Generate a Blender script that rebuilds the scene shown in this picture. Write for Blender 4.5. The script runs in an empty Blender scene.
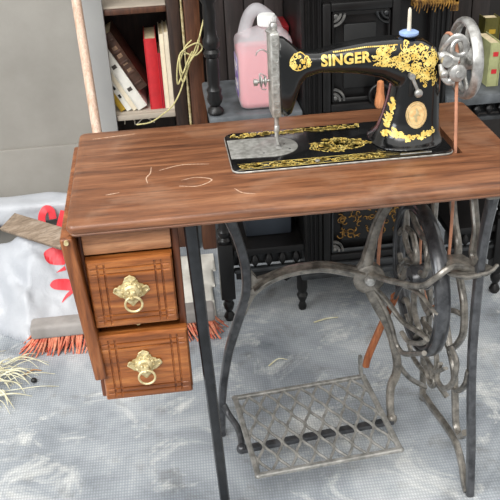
import bpy, bmesh, math, random
from mathutils import Vector, Matrix, noise
from mathutils.bvhtree import BVHTree
C = bpy.context.scene.collection
PI = math.pi
ORG = {}

# ------------------------------------------------------------------ helpers
def V(*a): return Vector(a)

def link(name, me, mat, parent=None, loc=None):
    o = bpy.data.objects.new(name, me)
    C.objects.link(o)
    if mat is not None and not me.materials: me.materials.append(mat)
    if parent is not None:
        o.parent = parent
        ORG[o.name] = ORG[parent.name]
    else:
        o.location = loc or (0, 0, 0)
        ORG[o.name] = Vector(loc or (0, 0, 0))
    return o

def obj(name, bm, mat, parent=None, loc=None, angle=38, label=None):
    """one mesh object; the bmesh is in world coordinates"""
    org = ORG[parent.name] if parent is not None else Vector(loc or (0, 0, 0))
    bmesh.ops.recalc_face_normals(bm, faces=bm.faces[:])
    bmesh.ops.translate(bm, vec=-org, verts=bm.verts[:])
    me = bpy.data.meshes.new(name)
    bm.to_mesh(me); bm.free()
    for p in me.polygons: p.use_smooth = True
    me.set_sharp_from_angle(angle=math.radians(angle))
    o = link(name, me, mat, parent, loc)
    if label: o['label'] = label
    return o

def tag(o, label, cat, group=None, kind=None):
    o['label'] = label; o['category'] = cat
    if group: o['group'] = group
    if kind: o['kind'] = kind
    return o

def thing(name, label, cat, loc, group=None):
    o = bpy.data.objects.new(name, None); C.objects.link(o)
    o.location = loc; o.empty_display_size = .05
    ORG[o.name] = Vector(loc)
    return tag(o, label, cat, group)

def struct(name, bm, mat):
    o = obj(name, bm, mat); o['kind'] = 'structure'; return o

def box(bm, x0, x1, y0, y1, z0, z1, bev=0.0, seg=2, M=None):
    r = bmesh.ops.create_cube(bm, size=1)
    vs = r['verts']
    bmesh.ops.scale(bm, vec=(x1-x0, y1-y0, z1-z0), verts=vs)
    bmesh.ops.translate(bm, vec=((x0+x1)/2, (y0+y1)/2, (z0+z1)/2), verts=vs)
    if M is not None: bmesh.ops.transform(bm, matrix=M, verts=vs)
    if bev:
        es = list({e for v in vs for e in v.link_edges})
        bmesh.ops.bevel(bm, geom=es, offset=bev, segments=seg, profile=.5, affect='EDGES', clamp_overlap=True)
    return bm

def nb(): return bmesh.new()

def smooth_path(pts, k=6, closed=False):
    pts = [Vector(p) for p in pts]
    if len(pts) < 3: 
        return [pts[0].lerp(pts[1], i/k) for i in range(k+1)]
    n = len(pts); out = []
    rng = range(n) if closed else range(n-1)
    for i in rng:
        if closed: p0, p1, p2, p3 = pts[(i-1) % n], pts[i], pts[(i+1) % n], pts[(i+2) % n]
        else:
            p1, p2 = pts[i], pts[i+1]
            p0 = pts[i-1] if i else p1*2-p2
            p3 = pts[i+2] if i+2 < n else p2*2-p1
        for j in range(k):
            t = j/k
            out.append(.5*((2*p1)+(p2-p0)*t+(2*p0-5*p1+4*p2-p3)*t*t+(3*p1-p0-3*p2+p3)*t**3))
    if not closed: out.append(pts[-1])
    return out

def sweep(bm, pts, w, h=None, n=None, k=6, seg=8, closed=False, sq=1.0, smooth=True):
    """sweep a (super)elliptic section w x h; h runs along the reference normal n"""
    P = smooth_path(pts, k, closed) if smooth else [Vector(p) for p in pts]
    N = len(P)
    if h is None: h = w
    def val(a, i):
        if isinstance(a, (list, tuple)):
            f = i/(N-1)*(len(a)-1); q = min(int(f), len(a)-2); return a[q]+(a[q+1]-a[q])*(f-q)
        return a
    rings = []; prev = None
    for i, p in enumerate(P):
        a = P[(i-1) % N] if (closed or i) else p
        b = P[(i+1) % N] if (closed or i < N-1) else p
        t = (b-a).normalized()
        if n is not None: ref = Vector(n)
        else:
            ref = prev if prev is not None else (Vector((0, 0, 1)) if abs(t.z) < .9 else Vector((0, 1, 0)))
        ref = (ref-t*ref.dot(t))
        if ref.length < 1e-5: ref = t.orthogonal()
        ref.normalize(); prev = ref
        s = t.cross(ref).normalized()
        ring = []
        for j in range(seg):
            an = 2*PI*(j+.5)/seg
            c, d = math.cos(an), math.sin(an)
            if sq != 1.0:
                c = math.copysign(abs(c)**sq, c); d = math.copysign(abs(d)**sq, d)
            ring.append(bm.verts.new(p+s*c*val(w, i)/2+ref*d*val(h, i)/2))
        rings.append(ring)
    for i in range(N if closed else N-1):
        A, B = rings[i], rings[(i+1) % N]
        for j in range(seg):
            bm.faces.new((A[j], A[(j+1) % seg], B[(j+1) % seg], B[j]))
    if not closed:
        bm.faces.new(rings[0]); bm.faces.new(list(reversed(rings[-1])))
    return bm

def lathe(bm, prof, c=(0, 0, 0), axis='Z', seg=24, sc=(1, 1)):
    """prof: list of (radius, height)"""
    c = Vector(c); rings = []
    for r, hh in prof:
        ring = []
        for j in range(seg):
            a = 2*PI*j/seg
            x, y = r*math.cos(a)*sc[0], r*math.sin(a)*sc[1]
            if axis == 'Z': v = Vector((x, y, hh))
            elif axis == 'X': v = Vector((hh, x, y))
            else: v = Vector((x, hh, y))
            ring.append(bm.verts.new(c+v))
        rings.append(ring)
    for A, B in zip(rings, rings[1:]):
        for j in range(seg):
            bm.faces.new((A[j], A[(j+1) % seg], B[(j+1) % seg], B[j]))
    bm.faces.new(rings[0]); bm.faces.new(list(reversed(rings[-1])))
    return bm

def rod(bm, a, b, r, seg=12, r2=None):
    sweep(bm, [a, b], [2*r, 2*(r2 or r)], [2*r, 2*(r2 or r)], k=4, seg=seg); return bm

def prism(bm, poly, y0, y1, bev=0.0, axis='Y', seg=2):
    """polygon in (X,Z) (axis Y), (X,Y) (axis Z) or (Y,Z) (axis X), extruded"""
    def mk(a, b, d):
        return {'Y': (a, d, b), 'Z': (a, b, d), 'X': (d, a, b)}[axis]
    A = [bm.verts.new(mk(a, b, y0)) for a, b in poly]
    B = [bm.verts.new(mk(a, b, y1)) for a, b in poly]
    fs = [bm.faces.new(A), bm.faces.new(list(reversed(B)))]
    n = len(poly)
    for i in range(n):
        fs.append(bm.faces.new((A[i], B[i], B[(i+1) % n], A[(i+1) % n])))
    if bev:
        es = list({e for f in fs[:2] for e in f.edges})
        bmesh.ops.bevel(bm, geom=es, offset=bev, segments=seg, profile=.5, affect='EDGES', clamp_overlap=True)
    return bm

def ball(bm, c, r, sc=(1, 1, 1), u=16, v=10):
    m = Matrix.Translation(c) @ Matrix.Diagonal((r*sc[0], r*sc[1], r*sc[2], 1))
    bmesh.ops.create_uvsphere(bm, u_segments=u, v_segments=v, radius=1, matrix=m); return bm

def torus(bm, c, R, r, axis='X', seg=40, ss=10, a0=0, a1=2*PI, w=None):
    c = Vector(c); full = abs(a1-a0-2*PI) < 1e-4
    N = seg if full else seg+1
    pts = []
    for i in range(N):
        a = a0+(a1-a0)*i/seg
        x, y = R*math.cos(a), R*math.sin(a)
        pts.append(c+{'X': Vector((0, x, y)), 'Y': Vector((x, 0, y)), 'Z': Vector((x, y, 0))}[axis])
    nn = {'X': (1, 0, 0), 'Y': (0, 1, 0), 'Z': (0, 0, 1)}[axis]
    sweep(bm, pts, 2*r, 2*(w or r), n=nn, seg=ss, closed=full, smooth=False); return bm

def evaluated(o):
    dg = bpy.context.evaluated_depsgraph_get()
    me = bpy.data.meshes.new_from_object(o.evaluated_get(dg)); return me

# ------------------------------------------------------------------ materials
def srgb(r, g, b):
    f = lambda c: (c/255/12.92) if c/255 <= .04045 else ((c/255+.055)/1.055)**2.4
    return (f(r), f(g), f(b), 1)

class NT:
    def __init__(s, name):
        s.m = bpy.data.materials.new(name); s.m.use_nodes = True
        s.t = s.m.node_tree; s.t.nodes.clear()
        s.out = s.n('ShaderNodeOutputMaterial'); s.b = s.n('ShaderNodeBsdfPrincipled')
        s.l(s.b.outputs[0], s.out.inputs[0])
        s.tc = s.n('ShaderNodeTexCoord')
    def n(s, t, **k):
        x = s.t.nodes.new(t)
        for a, b in k.items(): setattr(x, a, b)
        return x
    def l(s, a, b): s.t.links.new(a, b)
    def map(s, scale=(1, 1, 1), rot=(0, 0, 0)):
        m = s.n('ShaderNodeMapping'); m.inputs['Scale'].default_value = scale
        m.inputs['Rotation'].default_value = rot
        s.l(s.tc.outputs['Object'], m.inputs[0]); return m.outputs[0]
    def noise(s, scale, detail=4, vec=None, rough=.55, dist=0):
        x = s.n('ShaderNodeTexNoise'); x.inputs['Scale'].default_value = scale
        x.inputs['Detail'].default_value = detail; x.inputs['Roughness'].default_value = rough
        x.inputs['Distortion'].default_value = dist
        s.l(vec or s.tc.outputs['Object'], x.inputs[0]); return x.outputs[0]
    def ramp(s, fac, stops):
        r = s.n('ShaderNodeValToRGB'); e = r.color_ramp.elements
        while len(e) < len(stops): e.new(.5)
        for i, (p, c) in enumerate(stops):
            e[i].position = p; e[i].color = c if len(c) == 4 else srgb(*c)
        s.l(fac, r.inputs[0]); return r.outputs[0]
    def mix(s, fac, a, b):
        m = s.n('ShaderNodeMix', data_type='RGBA')
        for v, i in ((fac, 0), (a, 6), (b, 7)):
            if hasattr(v, 'links'): s.l(v, m.inputs[i])
            else: m.inputs[i].default_value = v
        return m.outputs[2]
    def bump(s, h, strength=.3, dist=.002):
        b = s.n('ShaderNodeBump'); b.inputs['Strength'].default_value = strength
        b.inputs['Distance'].default_value = dist
        s.l(h, b.inputs['Height']); s.l(b.outputs[0], s.b.inputs['Normal'])
    def set(s, **k):
        for a, v in k.items():
            i = s.b.inputs[a.replace('_', ' ')]
            if hasattr(v, 'links'): s.l(v, i)
            else: i.default_value = v
        return s

def plain(name, col, rough=.5, metal=0, var=.0, scale=20, col2=None, spec=.5, bump=0, coat=0):
    n = NT(name)
    n.set(Roughness=rough, Metallic=metal)
    n.b.inputs['Specular IOR Level'].default_value = spec
    if coat: n.b.inputs['Coat Weight'].default_value = coat; n.b.inputs['Coat Roughness'].default_value = .12
    c2 = col2 or tuple(max(0, int(c*(1-var))) for c in col)
    f = n.noise(scale, 5)
    n.set(Base_Color=n.ramp(f, [(.35, c2), (.65, col)]))
    if bump: n.bump(f, bump, .002)
    return n.m

def wood(name, dark, mid, light, rough=.42, scale=1.0, axis='X', coat=.25, dust=None):
    n = NT(name)
    sc = {'X': (1.2, 14, 14), 'Z': (14, 14, 1.2), 'Y': (14, 1.2, 14)}[axis]
    sc = tuple(v*scale for v in sc)
    v = n.map(sc)
    f1 = n.noise(3.2, 6, v, .6, .6)
    f2 = n.noise(14, 3, v, .7)
    g = n.ramp(f1, [(.28, dark), (.5, mid), (.72, light)])
    d = n.ramp(f2, [(.3, (150, 150, 150)), (.55, (255, 255, 255))])
    m = n.n('ShaderNodeMix', data_type='RGBA', blend_type='MULTIPLY'); m.inputs[0].default_value = .55
    n.l(g, m.inputs[6]); n.l(d, m.inputs[7])
    col = m.outputs[2]
    if dust:
        f3 = n.noise(7, 6, None, .65, .4)
        mk = n.ramp(f3, [(.52, (0, 0, 0)), (.75, (120, 120, 120))])
        col = n.mix(mk, col, srgb(*dust))
    n.set(Base_Color=col, Roughness=rough)
    n.b.inputs['Coat Weight'].default_value = coat; n.b.inputs['Coat Roughness'].default_value = .3
    n.bump(f2, .08, .001)
    return n.m

M = {}
M['top'] = wood('tabletop_walnut', (74, 41, 23), (124, 77, 48), (156, 106, 72), .42, 1.0, 'X', .2, (200, 170, 144))
M['drawer'] = wood('drawer_oak', (92, 46, 16), (148, 84, 36), (182, 116, 60), .42, 1.4, 'X', .2)
M['case'] = wood('case_walnut', (74, 36, 16), (112, 60, 30), (140, 82, 46), .45, 1.2, 'Z', .2)
M['rail'] = wood('rail_oak', (140, 90, 56), (176, 122, 84), (200, 150, 110), .5, 1.4, 'X', .2)
M['leaf'] = wood('leaf_walnut', (84, 42, 16), (134, 76, 36), (170, 108, 64), .5, 1.3, 'Z', .2)
M['pitman'] = wood('pitman_beech', (120, 62, 32), (158, 92, 54), (182, 118, 78), .5, 2, 'Z', .1)
M['handle'] = wood('broom_handle_pine', (190, 150, 122), (212, 180, 158), (230, 206, 188), .6, 2, 'Z', 0)
M['plank'] = wood('dusty_plank', (104, 88, 74), (140, 122, 104), (164, 148, 132), .9, 1.2, 'X', 0)
M['frame'] = wood('bookcase_dark', (34, 22, 16), (52, 34, 25), (70, 48, 36), .5, 1.2, 'Z', .15)
M['frame2'] = wood('bookcase_brown', (58, 32, 18), (86, 50, 30), (108, 68, 44), .5, 1.2, 'Z', .2)
M['shelf'] = plain('shelf_pale', (188, 176, 160), .8, 0, .12, 9)
M['ebony'] = plain('ebonised_wood', (17, 15, 15), .4, 0, .3, 30, spec=.35, coat=.12)
M['ebony_shelf'] = plain('ebonised_dusty', (96, 100, 104), .6, 0, .35, 18)
M['ebony_rail'] = plain('ebonised_worn', (50, 52, 54), .42, 0, .5, 25, coat=.15)
M['planks'] = wood('dark_planks', (30, 25, 24), (46, 39, 37), (62, 53, 50), .6, 1.0, 'Z', .05)
M['gold_paint'] = plain('gold_paint', (178, 132, 60), .45, .3, .6, 60, (60, 38, 16))
M['gold'] = plain('gold_leaf', (246, 222, 132), .45, .1, .0, 90, (214, 174, 76))
M['brass'] = plain('pale_brass', (222, 208, 164), .42, .35, .25, 90, (172, 152, 104))
M['badge'] = plain('badge_brass', (240, 206, 150), .45, .1, .2, 160, (216, 174, 116))
M['enamel'] = plain('black_enamel', (8, 9, 10), .2, 0, .3, 30, spec=.4, coat=.6)
M['steel'] = plain('bright_steel', (206, 205, 202), .36, .7, .25, 60, (150, 148, 144))
M['steel_dull'] = plain('dull_steel', (200, 199, 194), .4, .6, .25, 90, (150, 148, 142))
M['iron'] = None
M['belt'] = plain('leather_belt', (202, 142, 112), .7, 0, .15, 40)
M['blue'] = plain('blue_felt', (150, 176, 222), .9, 0, .1, 60)
M['white'] = plain('white_plastic', (238, 238, 236), .4, 0, .03, 20)
M['ivory'] = plain('ivory_pin', (226, 216, 196), .5, 0, .1, 60)
M['black'] = plain('black_bits', (20, 20, 20), .5, 0, .2, 30)
M['grey_box'] = plain('grey_tin', (58, 64, 72), .5, .1, .18, 8)
M['peg'] = wood('peg_wood', (170, 100, 56), (204, 132, 84), (224, 160, 112), .45, 3, 'Z', .3)
M['red'] = plain('red_cloth', (206, 40, 48), .55, 0, .1, 30)
M['red2'] = plain('crimson', (190, 28, 44), .5, 0, .1, 30)
M['dred'] = plain('dark_red', (128, 20, 26), .45, 0, .2, 30)
M['pages'] = plain('pages', (226, 208, 170), .85, 0, .1, 90)
M['cream'] = plain('cream_paper', (236, 222, 196), .8, 0, .06, 40)
M['paperw'] = plain('white_cover', (232, 228, 218), .7, 0, .05, 40)
M['leather'] = plain('brown_leather', (78, 50, 36), .5, 0, .3, 30)
M['leather_l'] = plain('leather_band', (150, 118, 92), .5, 0, .3, 90)
M['ochre'] = plain('ochre_cover', (196, 158, 44), .6, 0, .1, 40)
M['olive'] = plain('olive_cover', (104, 98, 36), .6, 0, .3, 20)
M['sage'] = plain('sage_cover', (176, 178, 128), .6, 0, .15, 30)
M['scuff'] = plain('pale_scuff', (206, 180, 158), .7, 0, .2, 200, (168, 128, 98))
M['ink'] = plain('ink', (70, 64, 58), .7, 0, .1, 40)
M['twine'] = plain('pale_twine', (222, 210, 150), .8, 0, .15, 90)
M['bristle'] = plain('red_bristles', (190, 78, 58), .75, 0, .3, 60, (222, 150, 118))
M['block'] = plain('grey_block', (158, 152, 148), .8, 0, .15, 14)
M['straw'] = plain('dry_straw', (226, 224, 200), .8, 0, .2, 30, (190, 180, 140))
M['twig'] = plain('dry_twig', (176, 132, 92), .8, 0, .2, 40)
M['purple'] = plain('purple_label', (92, 60, 150), .45, 0, .35, 30, (190, 180, 210))
M['rosette'] = plain('worn_rosette', (120, 118, 114), .4, 0, .4, 40, (60, 60, 60))

def iron_mat(name, light, dark, rough=.42):
    n = NT(name)
    f = n.noise(42, 6, None, .62)
    n.set(Base_Color=n.ramp(f, [(.36, dark), (.66, light)]), Roughness=rough, Metallic=.35)
    n.b.inputs['Coat Weight'].default_value = .35; n.b.inputs['Coat Roughness'].default_value = .2
    n.bump(n.noise(160, 3), .12, .001)
    return n.m
M['iron'] = iron_mat('worn_cast_iron', (146, 140, 131), (80, 77, 72), .3)
M['iron_dark'] = iron_mat('black_cast_iron', (38, 40, 44), (18, 19, 21), .26)
M['iron_mid'] = iron_mat('grey_cast_iron', (84, 85, 88), (48, 49, 52), .28)
M['iron_dust'] = iron_mat('dusty_cast_iron', (162, 160, 155), (112, 111, 107), .5)

# floor: ribbed rubber mat with dust
n = NT('ribbed_mat')
big = n.noise(2.6, 6, None, .62, .5); mid = n.noise(9, 7, None, .7, .3)
base = n.ramp(big, [(.32, (116, 122, 129)), (.5, (162, 167, 172)), (.68, (204, 206, 207))])
dirt = n.ramp(mid, [(.28, (196, 190, 180)), (.46, (255, 255, 255)), (.62, (255, 255, 255)), (.75, (214, 206, 192))])
m_ = n.n('ShaderNodeMix', data_type='RGBA', blend_type='MULTIPLY'); m_.inputs[0].default_value = .8
n.l(base, m_.inputs[6]); n.l(dirt, m_.inputs[7])
pale = n.ramp(n.noise(5.5, 8, n.map((1, 1.3, 1), (0, 0, .5)), .72, .8), [(.53, (0, 0, 0)), (.66, (225, 225, 225))])
col = n.mix(pale, m_.outputs[2], srgb(222, 222, 218))
w1 = n.n('ShaderNodeTexWave', wave_type='BANDS', bands_direction='X', wave_profile='SIN'); w1.inputs['Scale'].default_value = 48
w2 = n.n('ShaderNodeTexWave', wave_type='BANDS', bands_direction='Y', wave_profile='SIN'); w2.inputs['Scale'].default_value = 34
mp = n.map((1, 1, 1), (0, 0, .03))
for w in (w1, w2): n.l(mp, w.inputs[0]); w.inputs['Distortion'].default_value = .4; w.inputs['Detail Scale'].default_value = 3
mx = n.n('ShaderNodeMath', operation='MULTIPLY'); n.l(w1.outputs[1], mx.inputs[0]); n.l(w2.outputs[1], mx.inputs[1])
rib = n.ramp(mx.outputs[0], [(.0, (214, 216, 218)), (.45, (255, 255, 255))])
m2 = n.n('ShaderNodeMix', data_type='RGBA', blend_type='MULTIPLY'); m2.inputs[0].default_value = .75
n.l(col, m2.inputs[6]); n.l(rib, m2.inputs[7])
n.set(Base_Color=m2.outputs[2], Roughness=.75)
n.bump(mx.outputs[0], .35, .002)
M['floor'] = n.m

n = NT('painted_wall')
f = n.noise(5, 6, None, .6); g = n.noise(90, 3)
n.set(Base_Color=n.ramp(f, [(.3, (136, 132, 125)), (.7, (152, 148, 141))]), Roughness=.8)
n.bump(g, .15, .002); M['wall'] = n.m
M['skirt'] = plain('skirting_paint', (176, 171, 163), .75, 0, .06, 6)
M['jamb'] = plain('grey_jamb', (164, 163, 160), .6, 0, .05, 6)
M['dark_wall'] = plain('dark_wall', (40, 36, 34), .8, 0, .2, 6)

n = NT('white_bag_plastic')
f = n.noise(6, 5)
n.set(Base_Color=n.ramp(f, [(.35, (162, 165, 171)), (.65, (180, 182, 186))]), Roughness=.42)
n.b.inputs['Subsurface Weight'].default_value = .1
n.b.inputs['Subsurface Radius'].default_value = (.01, .01, .01)
n.bump(n.noise(38, 5, None, .6, 1.2), .35, .004); M['bag'] = n.m
M['bag_red'] = plain('red_print', (226, 60, 70), .5, 0, .05, 20)

n = NT('milky_plastic')           # jug shell: half of the light goes straight through
n.set(Base_Color=srgb(238, 236, 240), Roughness=.35)
tr = n.n('ShaderNodeBsdfTransparent'); ms = n.n('ShaderNodeMixShader'); ms.inputs[0].default_value = .66
n.l(n.b.outputs[0], ms.inputs[1]); n.l(tr.outputs[0], ms.inputs[2]); n.l(ms.outputs[0], n.out.inputs[0])
M['milky'] = n.m
M['liquid'] = plain('pink_liquid', (222, 96, 104), .3, 0, .04, 10)

# ------------------------------------------------------------------ the setting
Z0, ZT = 0.0, .76
bm = nb(); box(bm, -1.6, 2.4, -1.9, 1.9, -.04, 0); struct('floor', bm, M['floor'])
bm = nb(); box(bm, -1.6, -.035, 1.30, 1.36, 0, 2.4); box(bm, -1.6, -.035, 1.285, 1.30, 0, .405, .004); 
o = struct('wall_left', bm, M['wall'])
bm = nb(); box(bm, -.035, .034, 1.25, 1.272, 0, 2.4, .004); struct('trim_1', bm, M['jamb'])
bm = nb(); box(bm, -.1, 2.4, 1.62, 1.68, 0, 2.4); struct('wall_back', bm, M['dark_wall'])

# ------------------------------------------------------------------ bookcase
bk = thing('bookcase', 'dark brown wooden bookcase with open shelves of books behind the sewing table', 'bookcase', (.18, 1.4, 0))
bm = nb(); box(bm, -.034, .219, 1.56, 1.58, 0.02, 1.5); obj('back_panel', bm, M['frame'], bk)
bm = nb(); box(bm, -.034, -.024, 1.3, 1.56, 0.02, 1.5); obj('side_panel', bm, M['frame'], bk)
bm = nb(); box(bm, .2195, .258, 1.25, 1.58, 0.0, 1.5, .003); obj('stile', bm, M['frame'], bk)
bm = nb(); box(bm, .270, .318, 1.24, 1.27, 0.0, 1.5, .005); obj('door', bm, M['frame2'], bk, label='brown door edge standing open')
bm = nb()
for z in (.50, .74, .30): 
    rod(bm, (.264, 1.245, z-.06), (.264, 1.245, z+.08), .0042)
rod(bm, (.264, 1.245, .2), (.264, 1.245, 1.2), .003)
obj('piano_hinge', bm, M['brass'], bk)
for z, nm in ((.485, 'shelf'), (.815, 'shelf')):
    bm = nb(); box(bm, -.023, .219, 1.274, 1.559, z, z+.016, .003)
    obj(nm, bm, M['shelf'], bk)
    bm = nb(); box(bm, .0345, .219, 1.262, 1.2735, z-.006, z+.012, .003); obj('shelf_edge', bm, M['shelf' if z < .6 else 'frame2'], bk)
bm = nb(); box(bm, .0345, .219, 1.276, 1.559, 0.0, .09); obj('plinth', bm, M['frame2'], bk)

# ------------------------------------------------------------------ books in the bookcase
def book(name, label, cat, w, h, d, mats, M4, group='books on the bookcase shelf', bands=0, spine_marks=0):
    """standing book; local: spine at y=0 facing -Y, width along X, z up"""
    loc = M4.translation
    t = thing(name, label, cat, loc, group)
    R3 = M4.to_3x3().to_4x4(); T = Matrix.Translation(loc) @ R3
    th = .0022
    b = nb()
    box(b, -w/2, -w/2+th, 0, d, 0, h); box(b, w/2-th, w/2, 0, d, 0, h)
    # rounded spine
    prism(b, [(-w/2, .004), (-w/2*.7, 0), (w/2*.7, 0), (w/2, .004), (w/2-th, .006), (-w/2+th, .006)], 0, h, axis='Z')
    for i in range(bands):
        z = h*(.12+.76*i/(bands-1))
        box(b, -w/2*.8, w/2*.8, -.003, .001, z-.004, z+.004, .0015)
    bmesh.ops.transform(b, matrix=T, verts=b.verts[:])
    obj('cover', b, mats[0], t)
    b = nb(); box(b, -w/2+th+.0004, w/2-th-.0004, .0065, d-.004, .003, h-.004)
    bmesh.ops.transform(b, matrix=T, verts=b.verts[:])
    obj('pages', b, mats[1], t)
    if spine_marks:
        for i in range(spine_marks):
            b = nb(); z = h*(.35+.4*i/max(1, spine_marks-1)); box(b, -w*.22, w*.22, -.0012, .0002, z-.006, z+.006)
            bmesh.ops.transform(b, matrix=T, verts=b.verts[:])
            obj('spine_mark', b, mats[2], t)
    return t

def lean(x, y, z, ang): return Matrix.Translation((x, y, z)) @ Matrix.Rotation(ang, 4, 'Y')
SH = .5015
book('book', 'thick upright red book with pale page tops on the bookcase shelf', 'book', .0375, .224, .16, (M['red'], M['pages']), lean(.1612, 1.285, SH, 0))
book('book', 'thin crimson book squeezed between the thick red book and the cream paperbacks', 'book', .0085, .178, .14, (M['red2'], M['pages']), lean(.1848, 1.285, SH, 0))
book('paperback_book', 'cream paperback standing directly beside the thin crimson book', 'book', .0135, .236, .15, (M['cream'], M['pages']), lean(.1964, 1.285, SH, 0))
book('paperback_book', 'cream paperback standing against the right side of the bookcase', 'book', .0135, .243, .15, (M['cream'], M['pages']), lean(.2110, 1.275, SH, 0))
TH = math.radians(28); SA, CA = math.sin(TH), math.cos(TH)
def leaner(x, z, w, h, mats, label, **k):           # (x, z) is the bottom left corner, the top tilts left
    m = Matrix.Translation((x+w/2*CA, k.pop('y', 1.285), z+w/2*SA)) @ Matrix.Rotation(-TH, 4, 'Y')
    return book('book', label, 'book', w, h, .15, mats, m, **k)
leaner(.1085, .564, .0345, .20, (M['leather'], M['pages'], M['leather_l']), 'brown leather volume with raised spine bands tilted on top of the leaning white book', bands=5, spine_marks=4)
leaner(.1035, SH, .0325, .208, (M['paperw'], M['pages'], M['ink']), 'thick white book leaning left directly under the brown leather volume', spine_marks=2)
leaner(.0875, SH, .0135, .182, (M['cream'], M['pages']), 'thin cream book leaning left beneath the thick white book')
leaner(.0685, SH, .0162, .155, (M['paperw'], M['pages'], M['black']), 'small white book with black spine marks leaning beside the ochre book', spine_marks=3)
leaner(.0485, SH, .0172, .13, (M['ochre'], M['pages']), 'ochre yellow book leaning in the left corner of the bookcase shelf')

# twine hanging from the bookcase hinge
bm = nb()
tw = [(.338, 1.235, .86), (.330, 1.23, .80), (.311, 1.2, .748), (.300, 1.2, .705), (.276, 1.2, .672), (.250, 1.21, .63), (.233, 1.21, .602), (.236, 1.2, .655),
      (.252, 1.2, .70), (.29, 1.2, .688), (.315, 1.2, .708), (.300, 1.19, .728), (.262, 1.19, .712), (.245, 1.19, .69), (.25, 1.19, .64), (.268, 1.2, .672),
      (.285, 1.2, .70), (.262, 1.21, .64), (.240, 1.21, .58), (.212, 1.21, .535), (.18, 1.21, .51), (.14, 1.21, .487), (.095, 1.23, .475)]
sweep(bm, tw, .005, .004, k=8, seg=6)
sweep(bm, [(.311, 1.195, .748), (.29, 1.2, .70), (.268, 1.205, .65), (.25, 1.2, .61), (.243, 1.2, .66), (.262, 1.19, .715), (.285, 1.2, .735)], .0045, .004, k=8, seg=6)
o = obj('twine', bm, M['twine'], None, (.26, 1.2, .47)); tag(o, 'tangle of pale yellow twine hanging in front of the bookcase door edge', 'string')
bm = nb()
sweep(bm, [(.045+.01, 1.29, .458), (.06, 1.29, .476), (.085, 1.29, .47), (.09, 1.3, .45), (.12, 1.3, .47), (.15, 1.3, .452)], .004, k=8, seg=6)
o = obj('wire', bm, M['ivory'], None, (.1, 1.3, .45)); tag(o, 'thin pale wire curled in the dark gap under the bookcase shelf', 'wire')

# ------------------------------------------------------------------ black carved sideboard
sb = thing('sideboard', 'black carved sideboard with turned posts, ball galleries and a panelled centre behind the sewing table', 'sideboard', (.73, .95, 0))
FY, BY = .79, 1.10
XL, X1, X2, XR = .30, .545, .93, 1.15
def post(x, y):
    b = nb()
    lathe(b, [(.012, 0), (.017, .012), (.014, .02), (.008, .03), (.014, .042), (.017, .055), (.012, .066), (.018, .076), (.018, .08)], (x, y, 0), seg=16)
    obj('foot', b, M['ebony'], sb)
    b = nb(); box(b, x-.021, x+.021, y-.021, y+.021, .08, .262, .003); obj('post_block', b, M['ebony'], sb)
    b = nb()
    lathe(b, [(.018, .263), (.02, .272), (.014, .28), (.019, .29), (.021, .30), (.014, .31), (.0155, .34), (.0155, .52), (.013, .54), (.02, .55), (.013, .56), (.018, .575), (.018, .608)], (x, y, 0), seg=18)
    obj('lower_baluster', b, M['ebony'], sb)
    b = nb()
    lathe(b, [(.018, .647), (.022, .652), (.02, .66), (.012, .668), (.019, .68), (.021, .69), (.0175, .70), (.02, .712), (.0145, .722), (.0165, .74), (.0165, .788), (.014, .796), (.02, .80), (.0215, .81), (.016, .818), (.0215, .826), (.021, .842), (.0165, .85), (.0155, .87), (.0165, .91), (.015, .93), (.021, .94), (.021, .955), (.015, .965), (.0165, 1.0), (.0165, 1.3)], (x, y, 0), seg=20)
    obj('upper_baluster', b, M['ebony'], sb)
for x in (XL+.018, XR-.018): post(x, FY+.012)
for x in (X1-.004, X2+.004):
    b = nb(); lathe(b, [(.011, 0), (.013, .012), (.008, .026), (.012, .036), (.017, .05), (.012, .06), (.016, .075), (.016, .13)], (x+.0, FY+.03, 0), seg=16)
    obj('foot', b, M['ebony'], sb)
for a, c, mname in ((XL, X1, 'l'), (X2, XR, 'r')):
    b = nb(); box(b, a, c-.001, FY-.015, BY-.02, .617, .645, .006); obj('shelf', b, M['ebony_shelf'], sb)
    b = nb(); box(b, a+.04, c-.001, FY+.0, BY-.02, .216, .238, .004); obj('lower_shelf', b, M['ebony'], sb)
    for zt, zb in ((.617, .578), (.216, .172)):
        b = nb(); box(b, a+.04, c-.001, FY, FY+.02, zb-.012, zb, .003); obj('gallery_rail', b, M['ebony_rail'], sb)
        b = nb(); box(b, a+.04, c-.001, FY+.03, FY+.035, zb, zt); obj('gallery_backing', b, M['ebony_rail'], sb)
        nballs = 5
        for i in range(nballs):
            x = a+.062+(c-a-.085)*i/(nballs-1)
            b = nb(); zc = (zt+zb)/2; hh = (zt-zb)/2
            lathe(b, [(.004, -hh), (.004, -hh+.004), (.009, -hh*.5), (.0125, 0), (.009, hh*.5), (.004, hh-.004), (.004, hh)], (x, FY+.012, zc), seg=14)
            obj('gallery_ball', b, M['ebony'], sb)
    # scalloped apron under the lower gallery
    pts = [(a+.045, .159)]+[(a+.045+(c-a-.05)*i/24, .118+.022*abs(math.cos(PI*i/12))) for i in range(25)]+[(c-.003, .159)]
    b = nb(); prism(b, pts, FY+.004, FY+.016); obj('apron', b, M['ebony'], sb)
# plank backs of the open sides
for a, c in ((XL+.022, X1), (X2, XR)):
    b = nb()
    npl = 4
    for i in range(npl):
        w = (c-a)/npl; box(b, a+i*w+.0015, a+(i+1)*w-.0015, BY-.018, BY, .12, 1.5, .002)
    obj('back_panel', b, M['planks'], sb)
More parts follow.
